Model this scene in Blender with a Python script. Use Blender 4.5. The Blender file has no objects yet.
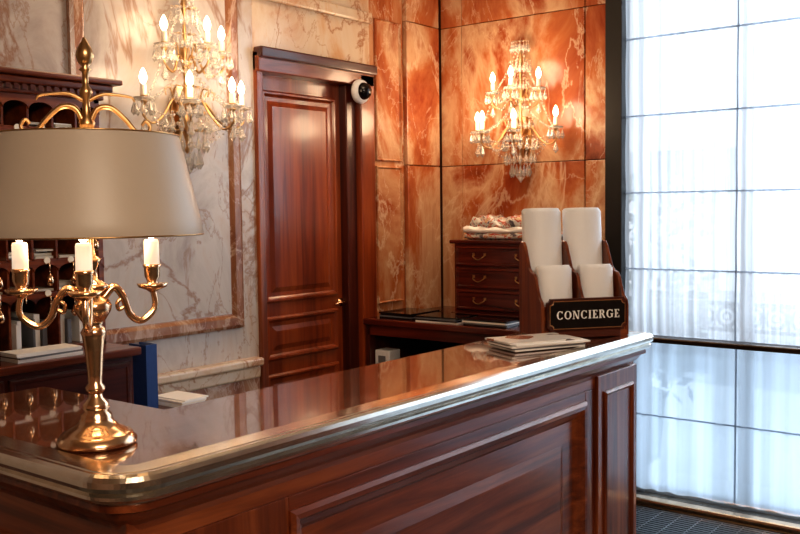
import bpy, bmesh, math, random
from mathutils import Vector, Matrix
random.seed(7)
sc = bpy.context.scene

# ------------------------------------------------------------------ materials
def newmat(name):
    m = bpy.data.materials.new(name); m.use_nodes = True
    nt = m.node_tree
    return m, nt, nt.nodes['Principled BSDF']

def setp(b, **kw):
    for k, v in kw.items():
        k2 = k.replace('_', ' ')
        if k2 in b.inputs: b.inputs[k2].default_value = v

def plain(name, col, rough=0.5, metal=0.0, noise=0.06, nscale=30, **kw):
    m, nt, b = newmat(name)
    b.inputs['Roughness'].default_value = rough
    b.inputs['Metallic'].default_value = metal
    tc = nt.nodes.new('ShaderNodeTexCoord')
    n = nt.nodes.new('ShaderNodeTexNoise'); n.inputs['Scale'].default_value = nscale; n.inputs['Detail'].default_value = 4
    r = nt.nodes.new('ShaderNodeValToRGB')
    r.color_ramp.elements[0].position = .3; r.color_ramp.elements[1].position = .7
    r.color_ramp.elements[0].color = tuple(max(0, c*(1-noise)) for c in col)+(1,)
    r.color_ramp.elements[1].color = tuple(min(1, c*(1+noise)) for c in col)+(1,)
    nt.links.new(tc.outputs['Object'], n.inputs['Vector'])
    nt.links.new(n.outputs['Fac'], r.inputs['Fac'])
    nt.links.new(r.outputs['Color'], b.inputs['Base Color'])
    setp(b, **kw)
    return m

def wood(name, dark, mid, light, axis='z', rough=.28, coat=.4, scale=1.0, coat_ior=1.5, mott=.45):
    m, nt, b = newmat(name)
    tc = nt.nodes.new('ShaderNodeTexCoord')
    mp = nt.nodes.new('ShaderNodeMapping')
    s = {'x': (1.2, 22, 22), 'y': (22, 1.2, 22), 'z': (22, 22, 1.2)}[axis]
    mp.inputs['Scale'].default_value = tuple(v*scale for v in s)
    n = nt.nodes.new('ShaderNodeTexNoise'); n.inputs['Scale'].default_value = 1.0
    n.inputs['Detail'].default_value = 8; n.inputs['Roughness'].default_value = .62; n.inputs['Distortion'].default_value = .7
    r = nt.nodes.new('ShaderNodeValToRGB'); cr = r.color_ramp
    cr.elements[0].position = .3; cr.elements[0].color = dark+(1,)
    cr.elements[1].position = .72; cr.elements[1].color = light+(1,)
    e = cr.elements.new(.5); e.color = mid+(1,)
    n2 = nt.nodes.new('ShaderNodeTexNoise'); n2.inputs['Scale'].default_value = 2.2; n2.inputs['Detail'].default_value = 3
    mx = nt.nodes.new('ShaderNodeMixRGB'); mx.blend_type = 'MULTIPLY'; mx.inputs['Fac'].default_value = mott
    nt.links.new(tc.outputs['Object'], mp.inputs['Vector'])
    nt.links.new(mp.outputs['Vector'], n.inputs['Vector'])
    nt.links.new(tc.outputs['Object'], n2.inputs['Vector'])
    nt.links.new(n.outputs['Fac'], r.inputs['Fac'])
    nt.links.new(r.outputs['Color'], mx.inputs['Color1'])
    nt.links.new(n2.outputs['Fac'], mx.inputs['Color2'])
    nt.links.new(mx.outputs['Color'], b.inputs['Base Color'])
    bp = nt.nodes.new('ShaderNodeBump'); bp.inputs['Strength'].default_value = .08; bp.inputs['Distance'].default_value = .01
    nt.links.new(n.outputs['Fac'], bp.inputs['Height']); nt.links.new(bp.outputs['Normal'], b.inputs['Normal'])
    b.inputs['Roughness'].default_value = rough
    setp(b, Coat_Weight=coat, Coat_Roughness=.12 if coat < 1 else .03, Coat_IOR=coat_ior)
    return m

def marble(name, cols, vein, scale=1.6, rough=.20, off=(0, 0, 0), vein_w=.02, rot=.6, veinfac=.75, stretch=.55, dist=.9, detail=7, spread=.38):
    m, nt, b = newmat(name)
    L = nt.links.new
    tc = nt.nodes.new('ShaderNodeTexCoord')
    mp = nt.nodes.new('ShaderNodeMapping'); mp.inputs['Location'].default_value = off
    mp.inputs['Rotation'].default_value = (rot, rot, .3)
    mp.inputs['Scale'].default_value = (scale, scale, scale*stretch)
    L(tc.outputs['Object'], mp.inputs['Vector'])
    n = nt.nodes.new('ShaderNodeTexNoise'); n.inputs['Scale'].default_value = 1.6
    n.inputs['Detail'].default_value = detail; n.inputs['Roughness'].default_value = .62; n.inputs['Distortion'].default_value = dist
    L(mp.outputs['Vector'], n.inputs['Vector'])
    r = nt.nodes.new('ShaderNodeValToRGB'); cr = r.color_ramp
    pos = [.51-spread/2+spread*i/(len(cols)-1) for i in range(len(cols))]
    cr.elements[0].position = pos[0]; cr.elements[0].color = cols[0]+(1,)
    cr.elements[1].position = pos[-1]; cr.elements[1].color = cols[-1]+(1,)
    for p, c in list(zip(pos, cols))[1:-1]:
        e = cr.elements.new(p); e.color = c+(1,)
    L(n.outputs['Fac'], r.inputs['Fac'])
    last = r.outputs['Color']
    for k, (sc_, w) in enumerate([(.9, vein_w), (2.3, vein_w*.7)]):
        n2 = nt.nodes.new('ShaderNodeTexNoise'); n2.inputs['Scale'].default_value = sc_
        n2.inputs['Detail'].default_value = 7; n2.inputs['Distortion'].default_value = .8; n2.inputs['Roughness'].default_value = .6
        mp2 = nt.nodes.new('ShaderNodeMapping'); mp2.inputs['Location'].default_value = (off[0]+5*k+3, 2, 7)
        L(mp.outputs['Vector'], mp2.inputs['Vector']); L(mp2.outputs['Vector'], n2.inputs['Vector'])
        r2 = nt.nodes.new('ShaderNodeValToRGB'); c2 = r2.color_ramp
        c2.elements[0].position = .5-w; c2.elements[0].color = (0, 0, 0, 1)
        c2.elements[1].position = .5+w; c2.elements[1].color = (0, 0, 0, 1)
        e = c2.elements.new(.5); e.color = (1, 1, 1, 1)
        L(n2.outputs['Fac'], r2.inputs['Fac'])
        mu = nt.nodes.new('ShaderNodeMath'); mu.operation = 'MULTIPLY'; mu.inputs[1].default_value = veinfac*(1-.3*k)
        L(r2.outputs['Color'], mu.inputs[0])
        mx = nt.nodes.new('ShaderNodeMixRGB'); L(mu.outputs[0], mx.inputs['Fac'])
        L(last, mx.inputs['Color1']); mx.inputs['Color2'].default_value = vein+(1,)
        last = mx.outputs['Color']
    L(last, b.inputs['Base Color'])
    b.inputs['Roughness'].default_value = rough
    return m

M = {}
WD, WM, WL = (.070, .011, .003), (.23, .050, .013), (.44, .125, .036)
M['wood_x'] = wood('mahogany_x', WD, WM, WL, 'x')
M['wood_y'] = wood('mahogany_y', WD, WM, WL, 'y')
M['wood_z'] = wood('mahogany_z', WD, WM, WL, 'z')
M['door_z'] = wood('door_mahogany', (.15, .020, .004), (.34, .062, .013), (.50, .115, .026), 'z', rough=.3, scale=.7, mott=.6)
M['dark_z'] = wood('dark_mahogany', (.03, .005, .003), (.08, .014, .007), (.14, .028, .013), 'z', rough=.32)
M['dark_x'] = wood('dark_mahogany_x', (.03, .005, .003), (.08, .014, .007), (.14, .028, .013), 'x', rough=.32)
M['red_y'] = wood('red_cabinet_wood', (.045, .006, .003), (.13, .018, .008), (.22, .034, .014), 'y', rough=.25)
M['top'] = wood('polished_counter_top', (.12, .038, .016), (.20, .068, .032), (.27, .10, .05), 'x', rough=.12, coat=1.0, coat_ior=2.2)
M['marble_l'] = marble('cream_grey_marble', [(.30, .25, .22), (.44, .38, .34), (.53, .48, .44), (.50, .40, .33), (.44, .19, .085)], (.26, .12, .06), 1.5, off=(1, 3, 0), vein_w=.018, veinfac=.75)
M['marble_c'] = marble('cream_marble', [(.50, .25, .12), (.62, .46, .32), (.66, .54, .40), (.60, .34, .17)], (.34, .12, .04), 1.8, off=(7, 1, 2), vein_w=.014)
RC = [(.12, .020, .008), (.30, .060, .020), (.44, .14, .05), (.60, .38, .23), (.34, .080, .026), (.15, .030, .012)]
M['marble_r'] = marble('rust_marble', RC, (.70, .52, .36), 1.25, off=(4, 8, 3), vein_w=.013, veinfac=.65, dist=.5, spread=.42)
M['marble_rb'] = marble('rust_marble_b', RC, (.70, .52, .36), 1.25, off=(14.3, 2, 6), vein_w=.013, veinfac=.65, dist=.5, spread=.42, rot=-.5)
M['marble_rc'] = marble('rust_marble_c', RC, (.70, .52, .36), 1.3, off=(9.1, 5, 12), vein_w=.013, veinfac=.65, dist=.5, spread=.42, rot=.9)
M['marble_r2'] = marble('orange_marble', [(.22, .045, .016), (.42, .13, .045), (.55, .30, .16), (.35, .09, .03)], (.70, .52, .36), 1.5, off=(11, 2, 9), vein_w=.014, dist=.6, spread=.4)
M['marble_s'] = marble('brown_trim_marble', [(.18, .06, .03), (.32, .15, .08), (.44, .28, .18)], (.55, .4, .3), 3.0, off=(2, 2, 2))
M['grout'] = plain('marble_joint', (.05, .015, .008), .7)
M['brass'] = plain('brass_polished', (.78, .52, .32), .2, 1.0, .05, 60)
M['brass_rim'] = plain('brass_rim_worn', (.88, .82, .72), .15, 1.0, .10, 18)
M['gold'] = plain('gilt_dark', (.55, .34, .16), .3, 1.0, .1, 60)
M['bronze'] = plain('dark_bronze', (.10, .07, .05), .35, 1.0, .1, 60)
M['black'] = plain('black_metal', (.008, .008, .009), .45, 0, .1, 20)
M['blackgloss'] = plain('black_gloss', (.006, .006, .007), .08)
M['white'] = plain('white_paper', (.93, .91, .87), .6, 0, .02, 50)
M['offwhite'] = plain('aged_paper', (.55, .50, .42), .6, 0, .1, 20)
M['whitecard'] = plain('white_card', (.98, .98, .98), .45, 0, .01, 50)
M['cream'] = plain('candle_cream', (.9, .82, .68), .5, 0, .03)
M['whiteplastic'] = plain('white_plastic', (.8, .8, .8), .3)
M['grey'] = plain('grey_cover', (.16, .16, .17), .4)
M['blue'] = plain('blue_binder', (.02, .06, .22), .4)
M['floor'] = marble('floor_stone', [(.05, .045, .04), (.09, .08, .07), (.12, .11, .1)], (.2, .18, .15), 1.0, rough=.25)
M['plaster'] = plain('ceiling_plaster', (.6, .46, .32), .8, 0, .02, 8)
M['plaster2'] = plain('warm_wall_plaster', (.5, .29, .17), .7, 0, .05, 4)
M['steel'] = plain('grate_steel', (.3, .3, .3), .35, 1.0)
M['windowframe'] = plain('window_frame_paint', (.34, .37, .42), .5)
M['stone'] = plain('balustrade_stone', (.6, .63, .66), .8)
M['iron'] = plain('balcony_iron', (.05, .055, .06), .6)
M['foliage'] = plain('foliage', (.10, .13, .10), .8, 0, .6, 6)

def emis(name, col, st):
    m, nt, b = newmat(name)
    b.inputs['Base Color'].default_value = col+(1,)
    b.inputs['Emission Color'].default_value = col+(1,)
    b.inputs['Emission Strength'].default_value = st
    return m
M['flame'] = emis('lit_flame_bulb', (1, .76, .50), 10)
M['candleglow'] = emis('lit_candle_tube', (1, .82, .64), .55)

m, nt, b = newmat('cut_crystal')
b.inputs['Base Color'].default_value = (1, .97, .92, 1); b.inputs['Roughness'].default_value = .03
setp(b, Transmission_Weight=.75, IOR=1.55)
M['crystal'] = m

m, nt, b = newmat('lampshade_taupe')
tc = nt.nodes.new('ShaderNodeTexCoord'); w = nt.nodes.new('ShaderNodeTexNoise'); w.inputs['Scale'].default_value = 120
bp = nt.nodes.new('ShaderNodeBump'); bp.inputs['Strength'].default_value = .1; bp.inputs['Distance'].default_value = .002
nt.links.new(tc.outputs['Object'], w.inputs['Vector']); nt.links.new(w.outputs['Fac'], bp.inputs['Height']); nt.links.new(bp.outputs['Normal'], b.inputs['Normal'])
b.inputs['Base Color'].default_value = (.48, .40, .32, 1); b.inputs['Roughness'].default_value = .42
M['shade'] = m

def sheer(name, col, transp, emi, lo=.72, fine=26):
    m, nt, b = newmat(name); L = nt.links.new
    out = nt.nodes['Material Output']; nt.nodes.remove(b)
    tc = nt.nodes.new('ShaderNodeTexCoord'); mp = nt.nodes.new('ShaderNodeMapping')
    mp.inputs['Scale'].default_value = (1, fine, .25); L(tc.outputs['Object'], mp.inputs['Vector'])
    n = nt.nodes.new('ShaderNodeTexNoise'); n.inputs['Scale'].default_value = 1; n.inputs['Detail'].default_value = 5
    L(mp.outputs['Vector'], n.inputs['Vector'])
    r = nt.nodes.new('ShaderNodeValToRGB')
    r.color_ramp.elements[0].position = .36; r.color_ramp.elements[0].color = tuple(c*lo for c in col)+(1,)  # fold shading put into the colour as darker vertical streaks
    r.color_ramp.elements[1].position = .60; r.color_ramp.elements[1].color = col+(1,)
    L(n.outputs['Fac'], r.inputs['Fac'])
    tl = nt.nodes.new('ShaderNodeBsdfTranslucent'); df = nt.nodes.new('ShaderNodeBsdfDiffuse'); tr = nt.nodes.new('ShaderNodeBsdfTransparent')
    em = nt.nodes.new('ShaderNodeEmission'); em.inputs['Strength'].default_value = emi  # backlit daylight glow added to the fabric as emission
    for s in (tl, df, em): L(r.outputs['Color'], s.inputs['Color'])
    a = nt.nodes.new('ShaderNodeMixShader'); a.inputs[0].default_value = .2; L(tl.outputs[0], a.inputs[1]); L(df.outputs[0], a.inputs[2])
    c = nt.nodes.new('ShaderNodeMixShader'); c.inputs[0].default_value = transp; L(a.outputs[0], c.inputs[1]); L(tr.outputs[0], c.inputs[2])
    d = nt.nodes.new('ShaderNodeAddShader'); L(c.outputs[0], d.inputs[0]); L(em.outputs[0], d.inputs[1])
    L(d.outputs[0], out.inputs['Surface'])
    return m
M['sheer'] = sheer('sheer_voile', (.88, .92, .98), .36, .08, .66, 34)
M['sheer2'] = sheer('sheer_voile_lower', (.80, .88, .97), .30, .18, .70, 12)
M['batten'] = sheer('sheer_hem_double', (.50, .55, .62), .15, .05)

m, nt, b = newmat('window_glass')
out = nt.nodes['Material Output']; nt.nodes.remove(b)
tr = nt.nodes.new('ShaderNodeBsdfTransparent'); tr.inputs[0].default_value = (.93, .97, 1, 1)
gl = nt.nodes.new('ShaderNodeBsdfGlossy'); gl.inputs['Roughness'].default_value = .04
mx = nt.nodes.new('ShaderNodeMixShader'); mx.inputs[0].default_value = .08
nt.links.new(tr.outputs[0], mx.inputs[1]); nt.links.new(gl.outputs[0], mx.inputs[2]); nt.links.new(mx.outputs[0], out.inputs['Surface'])
M['glass'] = m

# ------------------------------------------------------------------ geometry helpers
def root(name, loc=(0, 0, 0), rotz=0):
    e = bpy.data.objects.new(name, None); sc.collection.objects.link(e)
    e.location = loc; e.rotation_euler = (0, 0, rotz); e.empty_display_size = .1
    return e

def finish(bm, name, mat, parent=None, smooth=False, mats=None):
    me = bpy.data.meshes.new(name)
    bmesh.ops.recalc_face_normals(bm, faces=bm.faces)
    bm.to_mesh(me); bm.free()
    if mats:
        for k in mats: me.materials.append(M[k])
    else:
        me.materials.append(M[mat])
    o = bpy.data.objects.new(name, me); sc.collection.objects.link(o)
    if smooth:
        for p in me.polygons: p.use_smooth = True
    if parent: o.parent = parent
    return o

def add_box(bm, lo, hi, mi=0):
    r = bmesh.ops.create_cube(bm, size=1)
    c = [(a+b)/2 for a, b in zip(lo, hi)]; s = [b-a for a, b in zip(lo, hi)]
    for v in r['verts']:
        v.co = Vector((c[0]+v.co.x*s[0], c[1]+v.co.y*s[1], c[2]+v.co.z*s[2]))
    fs = set(f for v in r['verts'] for f in v.link_faces)
    for f in fs: f.material_index = mi
    return r['verts']

def box(name, lo, hi, mat, parent=None, bevel=0, seg=2):
    bm = bmesh.new(); add_box(bm, lo, hi)
    o = finish(bm, name, mat, parent)
    if bevel:
        md = o.modifiers.new('b', 'BEVEL'); md.width = bevel; md.segments = seg; md.limit_method = 'ANGLE'
    return o

def boxes(name, lst, mat, parent=None, bevel=0):
    bm = bmesh.new()
    for lo, hi in lst: add_box(bm, lo, hi)
    o = finish(bm, name, mat, parent)
    if bevel:
        md = o.modifiers.new('b', 'BEVEL'); md.width = bevel; md.segments = 2; md.limit_method = 'ANGLE'
    return o

def add_lathe(bm, prof, loc=(0, 0, 0), seg=32, flute=0, mi=0):
    rings = []
    for (r, z) in prof:
        ring = []
        for i in range(seg):
            a = 2*math.pi*i/seg
            rr = max(r, 1e-5)*(1+(flute*math.cos(a*12) if flute else 0))
            ring.append(bm.verts.new((loc[0]+rr*math.cos(a), loc[1]+rr*math.sin(a), loc[2]+z)))
        rings.append(ring)
    for a, b_ in zip(rings[:-1], rings[1:]):
        for i in range(seg):
            f = bm.faces.new((a[i], a[(i+1) % seg], b_[(i+1) % seg], b_[i])); f.material_index = mi; f.smooth = True
def lathe(name, prof, loc, mat, parent=None, seg=40):
    bm = bmesh.new(); add_lathe(bm, prof, loc, seg)
    return finish(bm, name, mat, parent, True)

def catmull(pts, n=8):
    P = [Vector(p) for p in pts]; P = [2*P[0]-P[1]]+P+[2*P[-1]-P[-2]]
    out = []
    for i in range(1, len(P)-2):
        for k in range(n):
            t = k/n
            p0, p1, p2, p3 = P[i-1:i+3]
            out.append(.5*((2*p1)+(-p0+p2)*t+(2*p0-5*p1+4*p2-p3)*t*t+(-p0+3*p1-3*p2+p3)*t**3))
    out.append(P[-2]); return out

def add_tube(bm, pts, rad, seg=10, smooth=True, n=8):
    P = catmull(pts, n) if n > 1 else [Vector(p) for p in pts]
    N = len(P); rings = []
    prev = None
    for i, p in enumerate(P):
        t = (P[min(i+1, N-1)]-P[max(i-1, 0)]).normalized()
        if prev is None:
            a = Vector((0, 0, 1)) if abs(t.z) < .9 else Vector((1, 0, 0))
            u = t.cross(a).normalized()
        else:
            u = (prev-t*prev.dot(t)).normalized()
        prev = u; v = t.cross(u)
        r = rad(i/(N-1)) if callable(rad) else rad
        rings.append([bm.verts.new(p+r*(math.cos(2*math.pi*k/seg)*u+math.sin(2*math.pi*k/seg)*v)) for k in range(seg)])
    for a, b_ in zip(rings[:-1], rings[1:]):
        for k in range(seg):
            bm.faces.new((a[k], a[(k+1) % seg], b_[(k+1) % seg], b_[k])).smooth = smooth
    bm.faces.new(rings[0]); bm.faces.new(rings[-1][::-1])

def add_prism(bm, pts, z0, z1, mapf=None):
    """pts 2d polygon extruded"""
    mf = mapf or (lambda u, v, h: (u, v, h))
    a = [bm.verts.new(mf(x, y, z0)) for x, y in pts]; b_ = [bm.verts.new(mf(x, y, z1)) for x, y in pts]
    bm.faces.new(a[::-1]); bm.faces.new(b_)
    n = len(pts)
    for i in range(n): bm.faces.new((a[i], a[(i+1) % n], b_[(i+1) % n], b_[i]))

def sweep(name, path, prof, mat, parent=None, smooth=False):
    """open path in XY (2d), profile (inset d to left side of travel, z)"""
    bm = bmesh.new(); P = [Vector(p) for p in path]; rings = []
    for i, p in enumerate(P):
        d1 = (P[i]-P[i-1]).normalized() if i > 0 else None
        d2 = (P[i+1]-P[i]).normalized() if i < len(P)-1 else None
        n1 = Vector((-d1.y, d1.x)) if d1 else None; n2 = Vector((-d2.y, d2.x)) if d2 else None
        if n1 and n2:
            n = (n1+n2); n = n/(n.length_squared/2) if n.length > 1e-6 else n1
        else: n = n1 or n2
        rings.append([bm.verts.new((p.x+n.x*d, p.y+n.y*d, z)) for d, z in prof])
    for a, b_ in zip(rings[:-1], rings[1:]):
        for k in range(len(prof)-1):
            bm.faces.new((a[k], a[k+1], b_[k+1], b_[k])).smooth = smooth
    o = finish(bm, name, mat, parent)
    return o

def add_frame(bm, u0, u1, v0, v1, prof, mapf, fill=True):
    """mitred rectangular moulding; prof = (inset, height)"""
    rings = []
    for d, h in prof:
        rings.append([bm.verts.new(mapf(u, v, h)) for u, v in ((u0+d, v0+d), (u1-d, v0+d), (u1-d, v1-d), (u0+d, v1-d))])
    for a, b_ in zip(rings[:-1], rings[1:]):
        for k in range(4): bm.faces.new((a[k], a[(k+1) % 4], b_[(k+1) % 4], b_[k]))
    if fill: bm.faces.new(rings[-1])

def frame(name, u0, u1, v0, v1, prof, mapf, mat, parent=None, fill=True):
    bm = bmesh.new(); add_frame(bm, u0, u1, v0, v1, prof, mapf, fill)
    return finish(bm, name, mat, parent)

def face_y(y0):   # plane facing -Y, height sticks toward -Y
    return lambda u, v, h: (u, y0-h, v)
def face_x(x0):   # plane facing -X
    return lambda u, v, h: (x0-h, u, v)

RAISED = [(0, 0), (0, .010), (.008, .018), (.016, .018), (.022, .008), (.030, .002), (.05, .001), (.075, .010)]
BEAD = [(0, 0), (0, .010), (.006, .014), (.012, .014), (.018, .006), (.026, .001)]

# ------------------------------------------------------------------ dimensions
YB = 3.31; XW = 4.65; ZC = 3.2; XL = -2.6; YF = -3.0
DX0, DX1, DZ = 3.13, 4.00, 2.31

box('floor', (XL-.15, YF-.15, -.1), (XW+.2, YB+.25, 0), 'floor')
box('ceiling', (XL-.15, YF-.15, ZC), (XW+.2, YB+.25, ZC+.1), 'plaster')
box('wall_left', (XL-.15, YF, 0), (XL, YB, ZC), 'plaster2')
box('wall_front', (XL, YF-.15, 0), (XW, YF, ZC), 'plaster2')

# back wall : three separate masonry pieces around the door opening
wb = root('wall_back')
box('left_part', (XL, YB, 0), (DX0, YB+.2, ZC), 'marble_l', wb)
frame('marble_panel_frame', 2.14, 3.02, 1.0, 3.19, [(0, 0), (0, .02), (.015, .028), (.05, .028), (.065, .012), (.075, .010)], face_y(YB), 'marble_s', wb, fill=False)
frame('marble_panel_field', 2.21, 2.95, 1.07, 3.12, [(0, 0), (0, .012), (.004, .012)], face_y(YB), 'marble_l', wb)
wb2 = root('wall_back.001')
box('over_door', (DX0, YB, DZ+.001), (DX1, YB+.2, ZC), 'marble_c', wb2)
box('wall_cornice', (DX0, YB-.03, 2.56), (DX1, YB, 2.62), 'marble_c', wb2, .01)
wb3 = root('wall_back.002')
box('right_part', (DX1+.0005, YB, 0), (XW+.2, YB+.2, ZC), 'marble_r2', wb3)
for i, (a, b_, mt_) in enumerate(((0, .9, 'marble_rb'), (.904, 1.80, 'marble_r'), (1.804, 2.62, 'marble_rc'), (2.624, ZC, 'marble_rb'))):
    box('pilaster_block_%d' % i, (4.30, YB-.03, a), (4.62, YB, b_), mt_, wb3, .004)
frame('pilaster_panel', 4.04, 4.27, 1.02, 1.79, [(0, 0), (0, .012), (.006, .016), (.014, .004)], face_y(YB), 'marble_r2', wb3)
frame('pilaster_panel_upper', 4.04, 4.27, 1.82, 2.60, [(0, 0), (0, .012), (.006, .016), (.014, .004)], face_y(YB), 'marble_rc', wb3)
tr1 = root('trim_1')
box('dado_ledge', (2.12, YB-.07, .81), (3.10, YB, .85), 'marble_c', tr1, .01)
box('dado_neck', (2.12, YB-.045, .75), (3.10, YB, .81), 'marble_c', tr1, .01)
box('dado_plinth', (2.12, YB-.03, 0), (3.10, YB, .75), 'marble_s', tr1)

wr = root('wall_right')
box('marble_body', (XW, 2.2, 0), (XW+.2, YB+.2, ZC), 'grout', wr)
box('window_header', (XW, YF, 2.95), (XW+.2, 2.2, ZC), 'marble_r', wr)
box('far_pier', (XW, YF, 0), (XW+.2, -1.4, 2.95), 'marble_r', wr)
# slabs with visible joints
k = 0
mm = ['marble_r', 'marble_rb', 'marble_rc']
for (y0, y1, th_, row) in ((2.204, 2.328, .012, 0), (2.332, 3.128, .016, 1), (3.132, 3.28, .012, 2)):
    for j, (z0, z1) in enumerate(((0, .9), (.904, 1.80), (1.804, 2.62), (2.624, ZC))):
        box('marble_slab_%d_%d' % (row, j), (XW-th_, y0, z0), (XW+.01, y1, z1), mm[(row+j) % 3] if row != 1 else ('marble_rc', 'marble_r', 'marble_rb', 'marble_r')[j], wr, .003)

# ------------------------------------------------------------------ door
dr = root('door_1')
box('leaf', (3.17, YB+.05, .005), (3.80, YB+.10, 2.215), 'door_z', dr)
box('rear_panel', (DX0+.002, YB+.13, 0), (DX1-.002, YB+.15, DZ-.002), 'black', dr)
for i, (a, b_) in enumerate([(1.09, 2.14), (.80, 1.02), (.12, .73)]):
    frame('panel_%d' % i, 3.215, 3.755, a, b_, RAISED, face_y(YB+.05), 'door_z', dr)
box('casing_left', (DX0, YB-.02, 0), (3.175, YB+.12, DZ), 'wood_z', dr, .006)
box('casing_top', (DX0, YB-.035, 2.215), (DX1, YB+.12, DZ), 'wood_x', dr, .006)
box('casing_cap', (DX0, YB-.06, 2.28), (DX1, YB-.001, DZ+.02), 'dark_x', dr, .008)
box('casing_right_inner', (3.80, YB+.0, 0), (3.88, YB+.12, 2.215), 'dark_z', dr, .006)
box('casing_right', (3.88, YB-.035, 0), (DX1, YB+.12, 2.28), 'door_z', dr, .008)
lathe('handle_rose', [(0, 0), (.022, .0), (.022, .008), (.01, .012), (.01, .04)], (0, 0, 0), 'brass', dr).matrix_local = Matrix.Translation((3.778, YB+.05, 1.05)) @ Matrix.Rotation(math.pi/2, 4, 'X')
bm = bmesh.new(); add_tube(bm, [(3.778, YB+.012, 1.05), (3.75, YB+.01, 1.052), (3.70, YB+.012, 1.045)], .007); finish(bm, 'handle_lever', 'brass', dr)

cam_d = root('security_camera', (3.86, YB-.037, 2.18))
bm = bmesh.new(); add_lathe(bm, [(0, 0), (.062, 0), (.066, .012), (.06, .03), (.046, .038)], seg=32)
o = finish(bm, 'housing', 'whiteplastic', cam_d, True); o.rotation_euler = (math.radians(90), 0, 0)
bm = bmesh.new(); add_lathe(bm, [(.046*math.cos(a*math.pi/16), .034+.046*math.sin(a*math.pi/16)) for a in range(9)], seg=32)
o = finish(bm, 'dome', 'blackgloss', cam_d, True); o.rotation_euler = (math.radians(90), 0, 0)

# ------------------------------------------------------------------ window
wn = root('window_1')
WY0, WY1 = -1.4, 2.12
box('post', (XW-.04, 2.105, 0), (XW+.06, 2.20, ZC-.001), 'black', wn, .004)
fr = []
for y in (2.06, 1.50, .90, .30, -.30, -.90, -1.38):
    fr.append(((XW+.10, y-.03, .0), (XW+.15, y+.03, 2.95)))
for z in (.02, .84, 2.93):
    fr.append(((XW+.105, WY0, z-.02), (XW+.145, WY1, z+.02)))
boxes('mullions', fr, 'windowframe', wn)
box('glass_pane', (XW+.12, WY0, 0), (XW+.124, WY1, 2.95), 'glass', wn)
box('glass_lower', (XW-.035, WY0, .03), (XW-.03, 2.10, .85), 'glass', wn)
box('hand_rail', (XW-.075, WY0, .845), (XW-.03, 2.10, .872), 'bronze', wn, .006)
box('foot_rail', (XW-.16, WY0, .004), (XW-.09, 2.10, .045), 'brass', wn, .012)

bl = root('roman_blind')
bat = [.875, 1.22, 1.62, 2.02, 2.42, 2.82, 2.95]
edges = [2.10, 1.52, .92, .32, -.28, -.88, -1.38]
bm = bmesh.new()
def sheet(y0, y1, z0, z1, amp, x0, ny=24, nz=10, fold=.004, f1=47, f2=13):
    vs = []
    for j in range(nz+1):
        row = []
        for i in range(ny+1):
            y = y0+(y1-y0)*i/ny; z = z0+(z1-z0)*j/nz
            x = x0-amp*math.sin(math.pi*j/nz)-fold*math.sin(y*f1+math.sin(y*f2)*2)
            row.append(bm.verts.new((x, y, z)))
        vs.append(row)
    for j in range(nz):
        for i in range(ny):
            bm.faces.new((vs[j][i], vs[j][i+1], vs[j+1][i+1], vs[j+1][i])).smooth = True
for a, b_ in zip(edges[1:], edges[:-1]):
    for z0, z1 in zip(bat[:-1], bat[1:]):
        sheet(a, b_, z0, z1, .010, XW+.01, ny=64, fold=.006, f1=105, f2=13)
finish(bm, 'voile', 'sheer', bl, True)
hb = []
for z in bat[1:-1]:
    hb.append(((XW+.0, WY0+.02, z-.004), (XW+.012, 2.10, z+.004)))
for y in edges[1:-1]:
    hb.append(((XW+.002, y-.003, .875), (XW+.014, y+.003, 2.95)))
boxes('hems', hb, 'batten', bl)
bm = bmesh.new()
sheet(WY0+.02, 2.10, .04, .84, .0, XW+.03, ny=240, nz=6, fold=.012)
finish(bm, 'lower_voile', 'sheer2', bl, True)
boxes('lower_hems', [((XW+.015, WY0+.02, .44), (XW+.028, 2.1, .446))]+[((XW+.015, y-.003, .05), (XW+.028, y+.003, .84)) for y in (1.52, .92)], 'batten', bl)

# outside: ornate railing seen through voile
ba = root('balcony_railing')
bm = bmesh.new()
y = -1.6
while y < 3.0:
    pts = [(XW+.2, y+.05*math.cos(a), .965+.05*math.sin(a)) for a in [2*math.pi*k/16 for k in range(17)]]
    add_tube(bm, pts, .010, 6, n=1)
    pts = [(XW+.2, y+.02*math.cos(a), .965+.02*math.sin(a)) for a in [2*math.pi*k/10 for k in range(11)]]
    add_tube(bm, pts, .006, 6, n=1)
    add_tube(bm, [(XW+.2, y+.0625, .89), (XW+.2, y+.0625, 1.03)], .007, 6, n=2)
    y += .125
add_box(bm, (XW+.18, -1.6, 1.02), (XW+.22, 3.0, 1.045)); add_box(bm, (XW+.185, -1.6, .885), (XW+.215, 3.0, .905))
for y in (-1.6, .3, 1.2, 2.96):
    add_box(bm, (XW+.18, y, -.1), (XW+.22, y+.04, 1.02))
finish(bm, 'ironwork', 'iron', ba)
ba.location = (.07, 0, 0)
box('balcony_slab', (XW+.2, -3, -.2), (XW+2.2, 3.4, -.1), 'stone')
fc = root('street_facade')
fb = []
for i in range(-4, 7):
    fb.append(((9.0, i*1.6, -.1), (9.3, i*1.6+.7, 6)))
fb.append(((9.0, -7, 5), (9.3, 12, 5.6))); fb.append(((9.0, -7, 1.7), (9.3, 12, 2.1))); fb.append(((9.0, -7, -.2), (9.3, 12, .7)))
boxes('masonry', fb, 'stone', fc)
bm = bmesh.new()
random.seed(21)
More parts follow.
